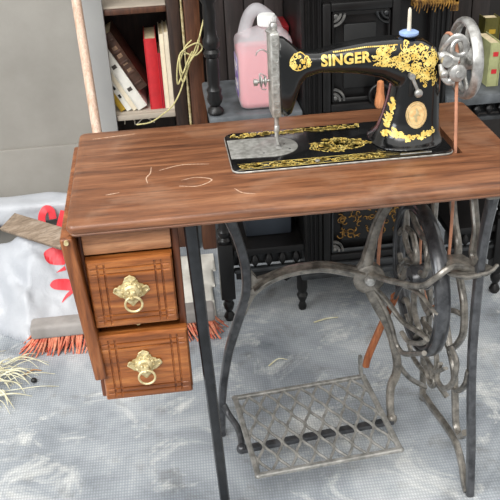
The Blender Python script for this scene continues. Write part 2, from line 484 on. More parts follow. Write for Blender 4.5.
# centre body
b = nb(); box(b, X1, X2, FY+.02, BY, .13, 1.5, .003); obj('cabinet_body', b, M['ebony'], sb)
for x0 in (X1, X2-.052):
    b = nb()
    box(b, x0, x0+.052, FY-.002, FY+.02, .172, 1.5, .002)
    for dx in (.006, .019, .031, .044):
        sweep(b, [(x0+dx, FY-.004, .18), (x0+dx, FY-.004, 1.5)], .008, .010, k=2, seg=8)
    obj('fluted_pilaster', b, M['ebony'], sb)
b = nb()
box(b, X1-.012, X2+.012, FY-.022, FY+.02, .128, .146, .004); box(b, X1-.006, X2+.006, FY-.012, FY+.02, .146, .170, .005)
obj('base_moulding', b, M['ebony_rail'], sb)
b = nb(); box(b, X1+.053, X2-.053, FY-.008, FY+.02, .575, .625, .004); obj('middle_rail', b, M['ebony'], sb)
def framed_door(z0, z1, x0, x1, panel, mname):
    b = nb(); w = .022
    box(b, x0, x0+w, FY-.004, FY+.02, z0, z1, .004); box(b, x1-w, x1, FY-.004, FY+.02, z0, z1, .004)
    box(b, x0+w, x1-w, FY-.004, FY+.02, z0, z0+w, .004); box(b, x0+w, x1-w, FY-.004, FY+.02, z1-w, z1, .004)
    d = obj('door', b, M['ebony'], sb)
    b = nb(); q = .006
    X0, X1_, Z0_, Z1_ = x0+w+.006, x1-w-.006, z0+w+.006, z1-w-.006
    for (p, r) in (((X0, Z0_), (X1_, Z0_)), ((X0, Z1_), (X1_, Z1_)), ((X0, Z0_), (X0, Z1_)), ((X1_, Z0_), (X1_, Z1_))):
        sweep(b, [(p[0], FY+.008, p[1]), (r[0], FY+.008, r[1])], .009, .014, k=2, seg=8)
    obj('panel_moulding', b, M[mname], d)
    for cx, cz, sx, sz in ((X0, Z0_, 1, 1), (X1_, Z0_, -1, 1), (X0, Z1_, 1, -1), (X1_, Z1_, -1, -1)):
        b = nb()
        a0 = 0 if (sx, sz) == (1, 1) else PI/2 if (sx, sz) == (-1, 1) else PI if (sx, sz) == (-1, -1) else 3*PI/2
        for rr, ww in ((.020, .0045), (.031, .004)):
            torus(b, (cx, FY+.008, cz), rr, ww, 'Y', 12, 8, a0, a0+PI/2, w=.007)
        ball(b, (cx+sx*.007, FY+.008, cz+sz*.007), .008, (1, .8, 1), 12, 8)
        obj('corner_rosette', b, M['rosette'] if sx > 0 else M['ebony_rail'], d)
    b = nb(); box(b, X0+.03, X1_-.03, FY+.012, FY+.0205, Z0_+.03, Z1_-.03, .003); obj('panel', b, panel, d)
    return d
d1 = framed_door(.172, .574, X1+.054, X2-.054, M['black'], 'ebony_rail')
d2 = framed_door(.627, .912, X1+.054, .80, M['black'], 'ebony')
# painted gold ornament on the lower door panel
rnd = random.Random(4)
b = nb()
for i in range(150):
    cx, cz = .735+rnd.uniform(-.085, .085), .36+rnd.uniform(-.12, .10)
    r = rnd.uniform(.006, .016); a = rnd.uniform(0, 6.28); dr = rnd.choice((-1, 1))
    pts = [(cx+r*(1-t/9)*math.cos(a+dr*t*.55), FY+.0105, cz+r*(1-t/9)*math.sin(a+dr*t*.55)) for t in range(8)]
    sweep(b, pts, [.004, .0015], .002, n=(0, 1, 0), k=3, seg=4)
obj('painted_ornament', b, M['gold_paint'], d1)
# round rosette and hanging wooden pull on the upper door
b = nb(); torus(b, (.750, FY-.008, .668), .026, .006, 'Y', 28, 10); torus(b, (.750, FY-.006, .668), .015, .004, 'Y', 24, 8); ball(b, (.750, FY-.006, .668), .009, (1, .8, 1))
obj('door_rosette', b, M['ebony'], d2)
b = nb(); lathe(b, [(.004, .715), (.008, .712), (.0095, .70), (.010, .685), (.013, .665), (.0145, .652), (.011, .643), (.004, .641)], (.744, FY-.034, 0), seg=18)
obj('drop_pull', b, M['peg'], d2, label='light wooden pear shaped drop pull')
# gilt framed picture on the upper right of the centre
b = nb()
x0, x1, z0, z1 = .822, .945, .893, 1.2
box(b, x0-.0, x1, FY-.016, FY-.006, z0, z0+.016, .003); box(b, x1-.018, x1, FY-.016, FY-.006, z0-.02, z1, .003); box(b, x0, x0+.012, FY-.016, FY-.006, z0, z1, .003)
gp = obj('gilt_moulding', b, M['gold_paint'], sb, label='gilt carved moulding')
b = nb()
for i in range(16):
    x = x0+.005+i*.0068; sweep(b, [(x, FY-.017, z0+.012), (x+.004, FY-.017, z0+.002), (x+.001, FY-.017, z0-.006-.006*(i % 3))], [.006, .002], .003, n=(0, 1, 0), k=3, seg=5)
obj('gilt_leaf_carving', b, M['gold_paint'], gp)

# things on and in the sideboard
jg = thing('plastic_jug', 'translucent plastic jug of pink liquid with a white cap on the sideboard shelf', 'jug', (.456, .862, .645))
jc = Vector((.456, .862, 0))
def rsq(hx, hy, r, z, n=6):
    out = []
    for (sx, sy, a0) in ((1, 1, 0), (-1, 1, PI/2), (-1, -1, PI), (1, -1, 3*PI/2)):
        for i in range(n):
            a = a0+PI/2*i/(n-1); out.append((jc.x+sx*(hx-r)+r*math.cos(a), jc.y+sy*(hy-r)+r*math.sin(a), z))
    return out
def stack(b, rows, cap=True):
    rings = [[b.verts.new(p) for p in row] for row in rows]
    for A, B in zip(rings, rings[1:]):
        for j in range(len(A)): b.faces.new((A[j], A[(j+1) % len(A)], B[(j+1) % len(A)], B[j]))
    if cap: b.faces.new(rings[0]); b.faces.new(list(reversed(rings[-1])))
def jshape(o, zs):
    rows = []
    for z, hx, hy, r, sx in zs:
        rows.append([(p[0]+sx, p[1], p[2]) for p in rsq(hx-o, hy-o, max(.004, r-o), z)])
    return rows
ZB = .646
full = [(ZB, .061, .05, .02, 0), (ZB+.006, .069, .058, .022, 0), (ZB+.02, .072, .060, .024, 0), (ZB+.168, .072, .060, .026, 0), (ZB+.178, .069, .058, .03, 0), (ZB+.188, .058, .048, .034, .002),
        (ZB+.196, .044, .036, .032, .006), (ZB+.201, .031, .026, .024, .010), (ZB+.205, .021, .021, .0205, .012)]
b = nb(); stack(b, jshape(0, full)); obj('body', b, M['milky'], jg, angle=60)
low = [z for z in full if z[0] < ZB+.15]; low[0] = (ZB+.002,)+low[0][1:]; low.append((ZB+.150, .072, .060, .026, 0))
b = nb(); stack(b, jshape(.0025, low)); obj('liquid', b, M['liquid'], jg, angle=60)
b = nb(); lathe(b, [(.022, .206), (.0235, .208), (.0235, .230), (.021, .234)], (jc.x+.012, jc.y-.004, ZB), seg=28)
for i in range(28):
    a = 2*PI*i/28; box(b, -.0008, .0008, -.0008, .0008, .209, .229, M=Matrix.Translation((jc.x+.012+.0237*math.cos(a), jc.y-.004+.0237*math.sin(a), ZB)))
obj('cap', b, M['white'], jg)
b = nb(); sweep(b, [(jc.x-.048, jc.y+.02, ZB+.175), (jc.x-.038, jc.y+.03, ZB+.205), (jc.x-.026, jc.y+.03, ZB+.230), (jc.x-.010, jc.y+.03, ZB+.240), (jc.x+.008, jc.y+.03, ZB+.230), (jc.x+.03, jc.y+.03, ZB+.208), (jc.x+.044, jc.y+.028, ZB+.178)], .034, .030, k=6, seg=12)
obj('handle', b, M['milky'], jg)
b = nb(); box(b, jc.x-.0735, jc.x-.0722, jc.y-.034, jc.y+.034, ZB+.03, ZB+.135, .0004)
lb = obj('label', b, M['purple'], jg, label='purple paper label')
for z in (.05, .062, .10, .112):
    b = nb(); box(b, jc.x-.0742, jc.x-.0736, jc.y-.028, jc.y+.02, ZB+z, ZB+z+.006); obj('label_stripe', b, M['paperw'], lb)

rt = thing('storage_box', 'dark red box standing behind the pink jug against the sideboard column', 'box', (.512, 1.02, .645))
b = nb(); box(b, .482, .541, .97, 1.07, .646, .80, .003); obj('body', b, M['dred'], rt)
b = nb(); box(b, .480, .5425, .968, 1.072, .8005, .818, .003); obj('lid', b, M['dred'], rt)
gt = thing('storage_tin', 'grey blue tin box standing on the lower shelf of the sideboard', 'tin', (.45, .95, .238))
b = nb(); box(b, .385, .520, .86, 1.02, .239, .40, .006); obj('body', b, M['grey_box'], gt)
b = nb(); box(b, .383, .522, .858, 1.022, .4005, .42, .005); obj('lid', b, M['grey_box'], gt)
bk1 = book('book', 'pale green upright book with a red spine patch on the right sideboard shelf', 'book', .032, .118, .12, (M['sage'], M['pages'], M['red']), lean(1.076, .835, .6455, .02), group='books on the sideboard shelf', spine_marks=2)
bk2 = book('book', 'taller dark olive book behind the pale green book on the right sideboard shelf', 'book', .044, .15, .05, (M['olive'], M['pages'], M['ochre']), lean(1.112, .965, .6455, .02), group='books on the sideboard shelf', spine_marks=2)

# ------------------------------------------------------------------ push broom
br = thing('push_broom', 'push broom with red bristles, grey wooden block and pale handle leaning on the wall', 'broom', (.02, .75, 0))
b = nb(); box(b, -.25, .272, .722, .778, .050, .092, .009, 3); obj('block', b, M['block'], br)
rnd = random.Random(1); b = nb()
for i in range(88):
    for j in range(4):
        u = (i+.5)/88; x = -.243+.508*u+rnd.uniform(-.003, .003); y = .729+.042*j/3
        dx = (u-.5)*.05+rnd.uniform(-.012, .012); dy = (j/3-.5)*.035+rnd.uniform(-.008, .008)
        if u < .08: dx -= .025*(1-u/.08)
        if u > .92: dx += .006*(u-.92)/.08
        sweep(b, [(x, y, .052), (x+dx*.5, y+dy*.5, .026), (x+dx*1.1, y+dy, .001)], [.0058, .0055, .003], k=2, seg=5)
obj('bristles', b, M['bristle'], br)
b = nb(); d = Vector((-.045, .35, .807)); p0 = Vector((.02, .75, .088))
rod(b, p0, p0+d*1.50, .0135, 16); obj('handle', b, M['handle'], br)

# ------------------------------------------------------------------ plastic bags
OUT = [(-.268, .772), (-.24, .80), (-.12, .822), (.04, .835), (.10, .90), (.10, 1.15), (.0, 1.165), (-.85, 1.165), (-.9, .93), (-.42, .885)]
def pdist(x, y, poly):
    ins = False; dm = 9; n_ = len(poly)
    for i in range(n_):
        (ax, ay), (bx, by) = poly[i], poly[(i+1) % n_]
        if (ay > y) != (by > y) and x < (bx-ax)*(y-ay)/(by-ay)+ax: ins = not ins
        t = max(0, min(1, ((x-ax)*(bx-ax)+(y-ay)*(by-ay))/((bx-ax)**2+(by-ay)**2)))
        dm = min(dm, math.hypot(x-ax-t*(bx-ax), y-ay-t*(by-ay)))
    return dm if ins else -dm
def sstep(a, c, x):
    t = max(0, min(1, (x-a)/(c-a))); return t*t*(3-2*t)
def bagh(x, y):
    d = pdist(x, y, OUT)
    if d <= 0: return 0
    H = .245-.14*sstep(-.02, .12, x)
    h = H*(1-math.exp(-d/.07))*(.45+.55*sstep(0, .2, d))+.008
    cr = abs(noise.noise((x*5+y*3, y*6-x*2, .3)))*.07+abs(noise.noise((x*11, y*13+x*6, 2.1)))*.045+abs(noise.noise((x*24+y*9, y*26, 5)))*.016
    return h+(cr-.03)*sstep(0, .06, d)
def heightfield(poly, hf, step=.009):
    b = nb(); xs = [p[0] for p in poly]; ys = [p[1] for p in poly]
    nx = int((max(xs)-min(xs))/step)+1; ny = int((max(ys)-min(ys))/step)+1
    grid = {}
    for i in range(nx+1):
        for j in range(ny+1):
            x = min(xs)+i*step; y = min(ys)+j*step
            if pdist(x, y, poly) > 0: grid[i, j] = (b.verts.new((x, y, max(.004, hf(x, y)))), b.verts.new((x, y, .0008)))
    cells = set()
    for (i, j) in grid:
        q = [(i, j), (i+1, j), (i+1, j+1), (i, j+1)]
        if all(k in grid for k in q):
            b.faces.new([grid[k][0] for k in q]); b.faces.new([grid[k][1] for k in reversed(q)])
    be = [e for e in b.edges if e.is_boundary]
    done = set()
    for (i, j) in list(grid):
        for (k, l) in ((i+1, j), (i, j+1)):
            if (k, l) in grid:
                e = b.edges.get((grid[i, j][0], grid[k, l][0])); f = b.edges.get((grid[i, j][1], grid[k, l][1]))
                if e and f and e.is_boundary: b.faces.new((grid[i, j][0], grid[k, l][0], grid[k, l][1], grid[i, j][1]))
    loose = [v for v in b.verts if not v.link_faces]
    bmesh.ops.delete(b, geom=loose, context='VERTS')
    return b
b = heightfield(OUT, bagh)
bag = obj('plastic_bag', b, M['bag'], None, (-.3, 1.0, 0), angle=80)
tag(bag, 'large crumpled white plastic bag with red print lying on the floor at the left', 'plastic bag')
b = nb()   # second bag, rolled, behind
N1, N2 = 46, 26; rows = []
for i in range(N1):
    u = i/(N1-1); x = -.80+.82*u
    r = .05*(math.sin(PI*min(1, max(0, u*1.02)))**.35)+.004
    row = []
    for j in range(N2):
        a = 2*PI*j/N2; q = 1+.25*noise.noise((x*9, math.cos(a)*1.5, math.sin(a)*1.5))
        row.append((x, 1.222+r*.95*q*math.cos(a), .225+r*q*.9*math.sin(a)-.02*sstep(.5, 1, u)+.03*noise.noise((x*4, 0, 9))))
    rows.append(row)
rings = [[b.verts.new(p) for p in r] for r in rows]
for A, B in zip(rings, rings[1:]):
    for j in range(N2): b.faces.new((A[j], A[(j+1) % N2], B[(j+1) % N2], B[j]))
b.faces.new(rings[0]); b.faces.new(list(reversed(rings[-1])))
bag2 = obj('plastic_bag', b, M['bag'], None, (-.4, 1.222, .17), angle=80)
tag(bag2, 'smaller rolled white plastic bag lying along the grey wall behind the dusty plank', 'plastic bag')
def bag_print(o, poly, name):
    """red print lying on the bag's surface"""
    bb = nb(); bb.from_mesh(o.data); bmesh.ops.translate(bb, vec=ORG[o.name], verts=bb.verts[:]); tree = BVHTree.FromBMesh(bb); bb.free()
    pts = smooth_path(poly, 4, True) if len(poly) > 4 else [Vector(p) for p in poly]
    b = nb(); f = b.faces.new([b.verts.new(p) for p in pts]); bmesh.ops.triangulate(b, faces=[f])
    for _ in range(4):
        es = [e for e in b.edges if e.calc_length() > .006]
        if not es: break
        bmesh.ops.subdivide_edges(b, edges=es, cuts=1); bmesh.ops.triangulate(b, faces=b.faces[:])
    d = Vector((0, .87, -.49))
    for v in b.verts:
        h = tree.ray_cast(v.co-d*.2, d)
        if h[0] is not None: v.co = h[0]+h[1]*.0016 if h[1].dot(d) < 0 else h[0]-h[1]*.0016
    obj(name, b, M['bag_red'], o, angle=80)
for poly in ([(-.212, .957, .201), (-.193, .964, .211), (-.161, .968, .213), (-.150, .968, .209), (-.152, .936, .172), (-.168, .933, .168), (-.197, .935, .173), (-.21, .942, .188)],
             [(-.155, .932, .164), (-.182, .921, .149), (-.152, .925, .153)],
             [(-.202, .901, .121), (-.189, .906, .134), (-.166, .913, .131), (-.145, .915, .124), (-.14, .896, .10), (-.169, .894, .104), (-.192, .895, .11)],
             [(-.140, .897, .101), (-.159, .885, .091), (-.172, .868, .075), (-.153, .880, .086), (-.138, .89, .093)]):
    bag_print(bag, poly, 'red_print')
for pts in ([(-0.208, 1.03, 0.212), (-0.223, 1.08, 0.222), (-0.231, 1.15, 0.229), (-0.218, 1.168, 0.244), (-0.203, 1.168, 0.235), (-0.2, 1.16, 0.21)], [(-0.218, 1.06, 0.218), (-0.191, 1.02, 0.219), (-0.175, 1.05, 0.215), (-0.171, 1.12, 0.217), (-0.163, 1.17, 0.23)]):
    b = nb(); sweep(b, pts, .024, .003, n=(.1, -.8, .6), k=6, seg=8, sq=.6); obj('red_handle', b, M['bag_red'], bag2, label='red plastic carrying handle')

SH_ = [(.12, .85), (.22, .79), (.288, .80), (.284, .92), (.292, 1.0), (.31, 1.2), (.12, 1.215), (.125, 1.0)]
b = heightfield(SH_, lambda x, y: .006+.03*sstep(0, .06, pdist(x, y, SH_))*(.3+abs(noise.noise((x*12, y*10, 4)))), .01)
tag(obj('paper_sheet', b, M['paperw'], None, (.22, 1.0, 0), angle=80), 'crumpled cream paper sheet on the floor behind the drawers, beside the sideboard foot', 'paper')
# dusty plank on the bag
pl = nb()
ctr = Vector((-.226, .975, .268)); ax = Vector((.150, -.135, .006)).normalized(); up_ = Vector((-.18, -.30, .93)); sd = up_.cross(ax).normalized(); up_ = ax.cross(sd).normalized()
Mt = Matrix((ax, sd, up_)).transposed().to_4x4(); Mt.translation = ctr
box(pl, -.125, .135, -.035, .035, -.006, .006, .002, M=Mt)
o = obj('wooden_plank', pl, M['plank'], None, tuple(ctr)); tag(o, 'short dusty grey brown plank lying on top of the white plastic bag', 'plank')

# ------------------------------------------------------------------ straw and litter on the floor
b = nb(); rnd = random.Random(7)
for i in range(46):
    x0, y0 = -.36+rnd.uniform(-.06, .05), .62+rnd.uniform(-.10, .07)
    a = rnd.uniform(-.9, .9)-(.3 if y0 < .62 else -.2); L = rnd.uniform(.06, .15); c_ = rnd.uniform(-.04, .04); w = rnd.uniform(.002, .009)
    z = .004+rnd.uniform(0, .012)
    pts = [(x0+L*t*math.cos(a)-c_*t*t*math.sin(a), y0+L*t*math.sin(a)+c_*t*t*math.cos(a), z+.02*math.sin(PI*t)*rnd.uniform(.3, 1)) for t in (0, .35, .7, 1)]
    pts[-1] = (pts[-1][0], pts[-1][1], .002)
    sweep(b, pts, [w*.5, w, w*.8, .0008], [.0016, .0016], n=(0, 0, 1), k=4, seg=5)
o = obj('dried_straw', b, M['straw'], None, (-.33, .65, 0)); tag(o, 'loose dried corn husks and straw scattered on the floor at the left edge', 'straw', kind='stuff')
def litter(nm, pts, w, mat, label, cat):
    b = nb(); sweep(b, pts, [w, w, w*.4], [w*.6, w*.6], n=(0, 0, 1), k=5, seg=6)
    tag(obj(nm, b, mat, None, (pts[0][0], pts[0][1], 0)), label, cat)
litter('twig', [(-.268, .628, .004), (-.246, .645, .006), (-.222, .640, .004)], .006, M['twig'], 'short brown curled twig nearest the dried husks and the dark pebble', 'twig')
litter('straw_blade', [(.560, .735, .003), (.60, .745, .005), (.635, .748, .003)], .006, M['straw'], 'pale green straw blade on the mat under the middle of the sewing table', 'straw')
litter('straw_blade', [(.40, .55, .003), (.43, .575, .005), (.455, .57, .003)], .004, M['straw'], 'thin pale straw blade curled on the mat under the arch of the iron stand', 'straw')
b = nb(); ball(b, (-.238, .595, .0075), .0085, (1, .9, .85)); o = obj('pebble', b, M['black'], None, (-.238, .595, 0)); tag(o, 'small dark pebble on the grey mat beside the straw', 'pebble')

# ------------------------------------------------------------------ sewing table
W, D = .849, .442
st = thing('sewing_table', 'wooden treadle sewing table on a cast iron stand with two carved drawers', 'sewing table', (.42, .2, 0))
def rrect(x0, x1, y0, y1, r, n=6):
    out = []
    for cx, cy, a0 in ((x1-r, y1-r, 0), (x0+r, y1-r, PI/2), (x0+r, y0+r, PI), (x1-r, y0+r, 3*PI/2)):
        for i in range(n):
            a = a0+PI/2*i/(n-1); out.append((cx+r*math.cos(a), cy+r*math.sin(a)))
    return out
b = nb()
prof = [(.006, .76), (.0022, .7588), (0, .7555), (-.001, .751), (0, .7465), (.0025, .7445), (.003, .7425), (.0022, .741), (.004, .7375), (.009, .7345), (.014, .7335)]
rings = []
for ins, z in prof:
    rings.append([b.verts.new((x, y, z)) for x, y in rrect(ins, W-ins, ins, D-ins, .016-ins)])
for A, B in zip(rings, rings[1:]):
    for j in range(len(A)): b.faces.new((A[j], A[(j+1) % len(A)], B[(j+1) % len(A)], B[j]))
hole = rrect(.7365, .752, .158, .345, .006, 4)
ht = [b.verts.new((x, y, .76)) for x, y in hole]; hb = [b.verts.new((x, y, .7335)) for x, y in hole]
for j in range(len(hole)):
    b.faces.new((ht[j], ht[(j+1) % len(hole)], hb[(j+1) % len(hole)], hb[j]))
for A, H in ((rings[0], ht), (rings[-1], hb)):
    es = [b.edges.get((A[j], A[(j+1) % len(A)])) for j in range(len(A))]+[b.edges.get((H[j], H[(j+1) % len(H)])) for j in range(len(H))]
    bmesh.ops.triangle_fill(b, use_beauty=True, edges=es)
obj('tabletop', b, M['top'], st, angle=30)

for pts in ([(.142, .150), (.140, .175), (.148, .196), (.150, .224)], [(.165, .205), (.21, .222), (.262, .215)], [(.20, .125), (.235, .118), (.262, .140), (.235, .157), (.205, .150)],
            [(.30, .092), (.312, .072), (.335, .062)], [(.065, .115), (.09, .12)], [(.03, .40), (.12, .41)]):
    b = nb(); sweep(b, [(x, y, .7601) for x, y in pts], [.0015, .003, .001], .0006, n=(0, 0, 1), k=6, seg=6); obj('scratch', b, M['scuff'], st)
# drawer case
b = nb()
box(b, .176, .190, .045, .40, .355, .733, .004); box(b, .010, .0185, .045, .40, .355, .733, .003)
box(b, .0185, .176, .38, .395, .36, .733); box(b, .0185, .176, .05, .38, .356, .364)
box(b, .0185, .176, .05, .38, .518, .528)
obj('drawer_case', b, M['case'], st)
b = nb(); box(b, .0185, .1755, .034, .06, .682, .733, .003); obj('front_rail', b, M['rail'], st, label='paler front rail above the drawers')
b = nb(); rod(b, (.098, .049, .523), (.098, .041, .523), .0045, 14); obj('lock_pin', b, M['brass'], st)
def plate_grid(b, x0, x1, z0, z1, yf, yb, grooves_x, grooves_z):
    """drawer front with incised lines and rounded edges"""
    def lines(a, c, gs):
        v = [a, a+.003, a+.007, c-.007, c-.003, c]
        for g in gs: v += [g-.0022, g-.0010, g+.0010, g+.0022]
        return sorted(v)
    xs, zs = lines(x0, x1, grooves_x), lines(z0, z1, grooves_z)
    def dep(x, z):
        e = min(x-x0, x1-x, z-z0, z1-z)
        d = {True: .0}[True]
        if e < .0065: d += .007*(1-math.sqrt(max(0, 1-((.0065-e)/.0065)**2)))
        g = any(abs(x-q) < .0012 for q in grooves_x) and z0+.010 < z < z1-.010
        h = any(abs(z-q) < .0012 for q in grooves_z) and x0+.010 < x < x1-.010
        return yf+d+(.003 if (g or h) else 0)
    G = [[b.verts.new((x, dep(x, z), z)) for z in zs] for x in xs]
    for i in range(len(xs)-1):
        for j in range(len(zs)-1): b.faces.new((G[i][j], G[i+1][j], G[i+1][j+1], G[i][j+1]))
    ring = [G[i][0] for i in range(len(xs))]+[G[-1][j] for j in range(1, len(zs))]+[G[i][-1] for i in range(len(xs)-2, -1, -1)]+[G[0][j] for j in range(len(zs)-2, 0, -1)]
    back = [b.verts.new((v.co.x, yb, v.co.z)) for v in ring]
    for j in range(len(ring)): b.faces.new((ring[j], ring[(j+1) % len(ring)], back[(j+1) % len(ring)], back[j]))
    b.faces.new(list(reversed(back)))
def drawer(x0, x1, z0, z1, yf):
    b = nb()
    plate_grid(b, x0, x1, z0, z1, yf, yf+.022, [x0+.020, x0+.032, x1-.032, x1-.020], [z0+.017, z0+.028, z1-.028, z1-.017])
    box(b, x0+.006, x1-.006, yf+.022, .36, z0+.006, z1-.01)
    dr = obj('drawer', b, M['drawer'], st, angle=25)
    cx, cz = (x0+x1)/2-.002, (z0+z1)/2+.006
    b = nb()
    outl = []
    for i in range(72):
        a = 2*PI*i/72
        r = .0215+.0095*abs(math.cos(2*a))**3+.0022*math.cos(12*a)
        outl.append((cx+r*math.cos(a)*1.02, cz+r*math.sin(a)))
    prism(b, outl, yf-.0025, yf-.0002, .001)
    lathe(b, [(.020, .0), (.0195, -.003), (.016, -.004), (.0155, -.007), (.012, -.010), (.0, -.0105)], (cx, yf-.002, cz), 'Y', 24)
    for i in range(12):
        a = 2*PI*i/12; ball(b, (cx+.0165*math.cos(a), yf-.0055, cz+.0165*math.sin(a)), .0028, u=8, v=6)
    ball(b, (cx, yf-.012, cz-.003), .0085, (1, .8, 1.1)); ball(b, (cx, yf-.018, cz-.006), .004)
    ball(b, (cx-.005, yf-.016, cz+.005), .003); ball(b, (cx+.005, yf-.016, cz+.005), .003)
    for s in (-1, 1):
        sweep(b, [(cx+s*.02, yf-.003, cz+.005), (cx+s*.028, yf-.004, cz+.009), (cx+s*.031, yf-.003, cz+.002), (cx+s*.026, yf-.003, cz-.002)], [.005, .002], .003, n=(0, 1, 0), k=4, seg=6)
        sweep(b, [(cx+s*.003, yf-.003, cz+.02), (cx+s*.009, yf-.004, cz+.027), (cx+s*.003, yf-.003, cz+.031)], [.005, .002], .003, n=(0, 1, 0), k=4, seg=6)
    pu = obj('pull_plate', b, M['brass'], dr, label='cast brass lion mask pull plate')
    b = nb(); torus(b, (cx+.002, yf-.017, cz-.020), .0155, .0022, 'Y', 30, 8)
    obj('pull_ring', b, M['brass'], dr)
drawer(.020, .1745, .532, .676, .020)
drawer(.020, .1885, .366, .515, .016)
# hanging leaf
b = nb(); box(b, -.012, .011, .0, .43, -.31, 0, .004, 3, M=Matrix.Translation((-.004, .008, .7325)) @ Matrix.Rotation(math.radians(-4), 4, 'Y'))
obj('drop_leaf', b, M['leaf'], st)
for y in (.06, .36):
    b = nb(); box(b, -.0035, .009, y-.02, y+.02, .7285, .7335, .001); obj('leaf_hinge', b, M['brass'], st)
b = nb(); rod(b, (-.004, .009, .727), (-.004, .002, .727), .0042, 12); obj('hinge_pin', b, M['brass'], st)

# cast iron stand
IR, IM, ID = M['iron'], M['iron_mid'], M['iron_dark']
YN = (0, 1, 0)
b = nb(); sweep(b, [(.212, .04, .733), (.217, .04, .56), (.225, .04, .32), (.235, .045, .02), (.236, .045, .001)], [.026, .024, .022, .022], [.03, .026], n=YN, k=6, seg=10, sq=.6)
obj('front_leg', b, ID, st)
b = nb()
armA = [(.262, .285, .733), (.282, .285, .65), (.305, .285, .585), (.319, .285, .535), (.329, .285, .471), (.326, .285, .407), (.307, .285, .347), (.28, .285, .262), (.263, .29, .174), (.254, .295, .096), (.249, .3, .001)]
sweep(b, armA, [.030, .026, .022, .022, .022, .022, .020, .019, .018], .022, n=YN, k=6, seg=10, sq=.65)
obj('rear_leg', b, IM, st)
b = nb()
# curved wedge plate where the arch leaves the leg
prism(b, [(.318, .535), (.331, .48), (.352, .447), (.40, .4585), (.40, .443), (.352, .42), (.322, .372), (.326, .41), (.331, .471)], .279, .292, .002)
arch = [(.315, .285, .36), (.330, .285, .395), (.345, .285, .418), (.377, .285, .441), (.426, .285, .457), (.494, .285, .460), (.55, .285, .446), (.592, .285, .431)]
sweep(b, arch, [.018, .022, .026, .026, .026, .028], .02, n=YN, k=6, seg=10, sq=.65)
sweep(b, [(p[0], .272, p[2]+.006) for p in arch[2:]], .008, .016, n=YN, k=6, seg=8)
lathe(b, [(.034, .012), (.036, .004), (.036, -.012), (.030, -.016), (.024, -.017)], (.604, .288, .420), 'Y', 28)
armB = [(.588, .285, .437), (.598, .285, .458), (.605, .285, .49), (.614, .285, .532), (.628, .285, .573), (.648, .285, .612), (.69, .285, .733)]
sweep(b, armB, [.036, .03, .024, .022, .022, .026], .02, n=YN, k=6, seg=10, sq=.65)
armC = [(.604, .285, .400), (.628, .285, .343), (.654, .285, .285), (.67, .285, .225), (.678, .28, .178), (.674, .27, .15), (.657, .25, .132), (.650, .23, .10), (.651, .22, .066)]
sweep(b, armC, [.030, .026, .022, .02, .02, .018, .018], .02, n=YN, k=6, seg=10, sq=.65)
ball(b, (.651, .215, .062), .014)
hookL = [(.258, .29, .10), (.268, .275, .08), (.283, .24, .072), (.288, .21, .068), (.288, .18, .062)]
armD = [(.604, .276, .434), (.616, .25, .44), (.635, .182, .467), (.668, .112, .495), (.685, .080, .529), (.705, .072, .553), (.73, .082, .551), (.77, .086, .534)]
sweep(b, armD, [.018, .016, .015, .014, .016], .014, k=6, seg=9)
armF = [(.608, .28, .41), (.625, .275, .387), (.645, .263, .363), (.668, .225, .334), (.678, .162, .351), (.683, .096, .374), (.681, .126, .341), (.675, .191, .301), (.67, .23, .30)]
sweep(b, armF, [.016, .014, .014, .012, .010], .012, k=6, seg=9)
armG = [(.610, .283, .395), (.631, .28, .36), (.655, .275, .30), (.67, .267, .242), (.678, .236, .236), (.683, .174, .279), (.686, .114, .323)]
sweep(b, armG, [.016, .015, .014, .014, .012], .012, k=6, seg=9)
armE = [(.612, .268, .43), (.64, .2, .455), (.668, .165, .454), (.676, .122, .463), (.678, .068, .468), (.682, .043, .47)]
sweep(b, armE, [.012, .012, .010, .006], [.010, .006], k=6, seg=9)
armH = [(.678, .28, .18), (.696, .28, .146), (.721, .29, .111), (.766, .32, .06)]
sweep(b, armH, [.016, .018, .014], .012, k=6, seg=9)
cb = obj('cross_brace', b, IR, st)
b = nb(); sweep(b, hookL, .016, .016, k=6, seg=10); ball(b, (.287, .175, .06), .013); obj('treadle_hook', b, IM, st)
b = nb(); lathe(b, [(.013, 0), (.0125, -.005), (.009, -.009), (.0, -.0105)], (.604, .271, .420), 'Y', 18); obj('bolt', b, M['steel'], cb)
# belt guard flange
b = nb()
prism(b, [(.715, .082), (.742, .060), (.79, .068), (.812, .085), (.80, .105), (.775, .125), (.765, .155), (.728, .155)], .530, .537, .0015, axis='Z')
sweep(b, [(.712, .082, .538), (.742, .058, .541), (.79, .066, .541), (.814, .085, .543)], .009, .007, k=5, seg=8)
sweep(b, [(.755, .10, .534), (.772, .11, .525), (.775, .12, .50)], .02, .012, k=4, seg=8)
obj('belt_guard', b, IR, st)
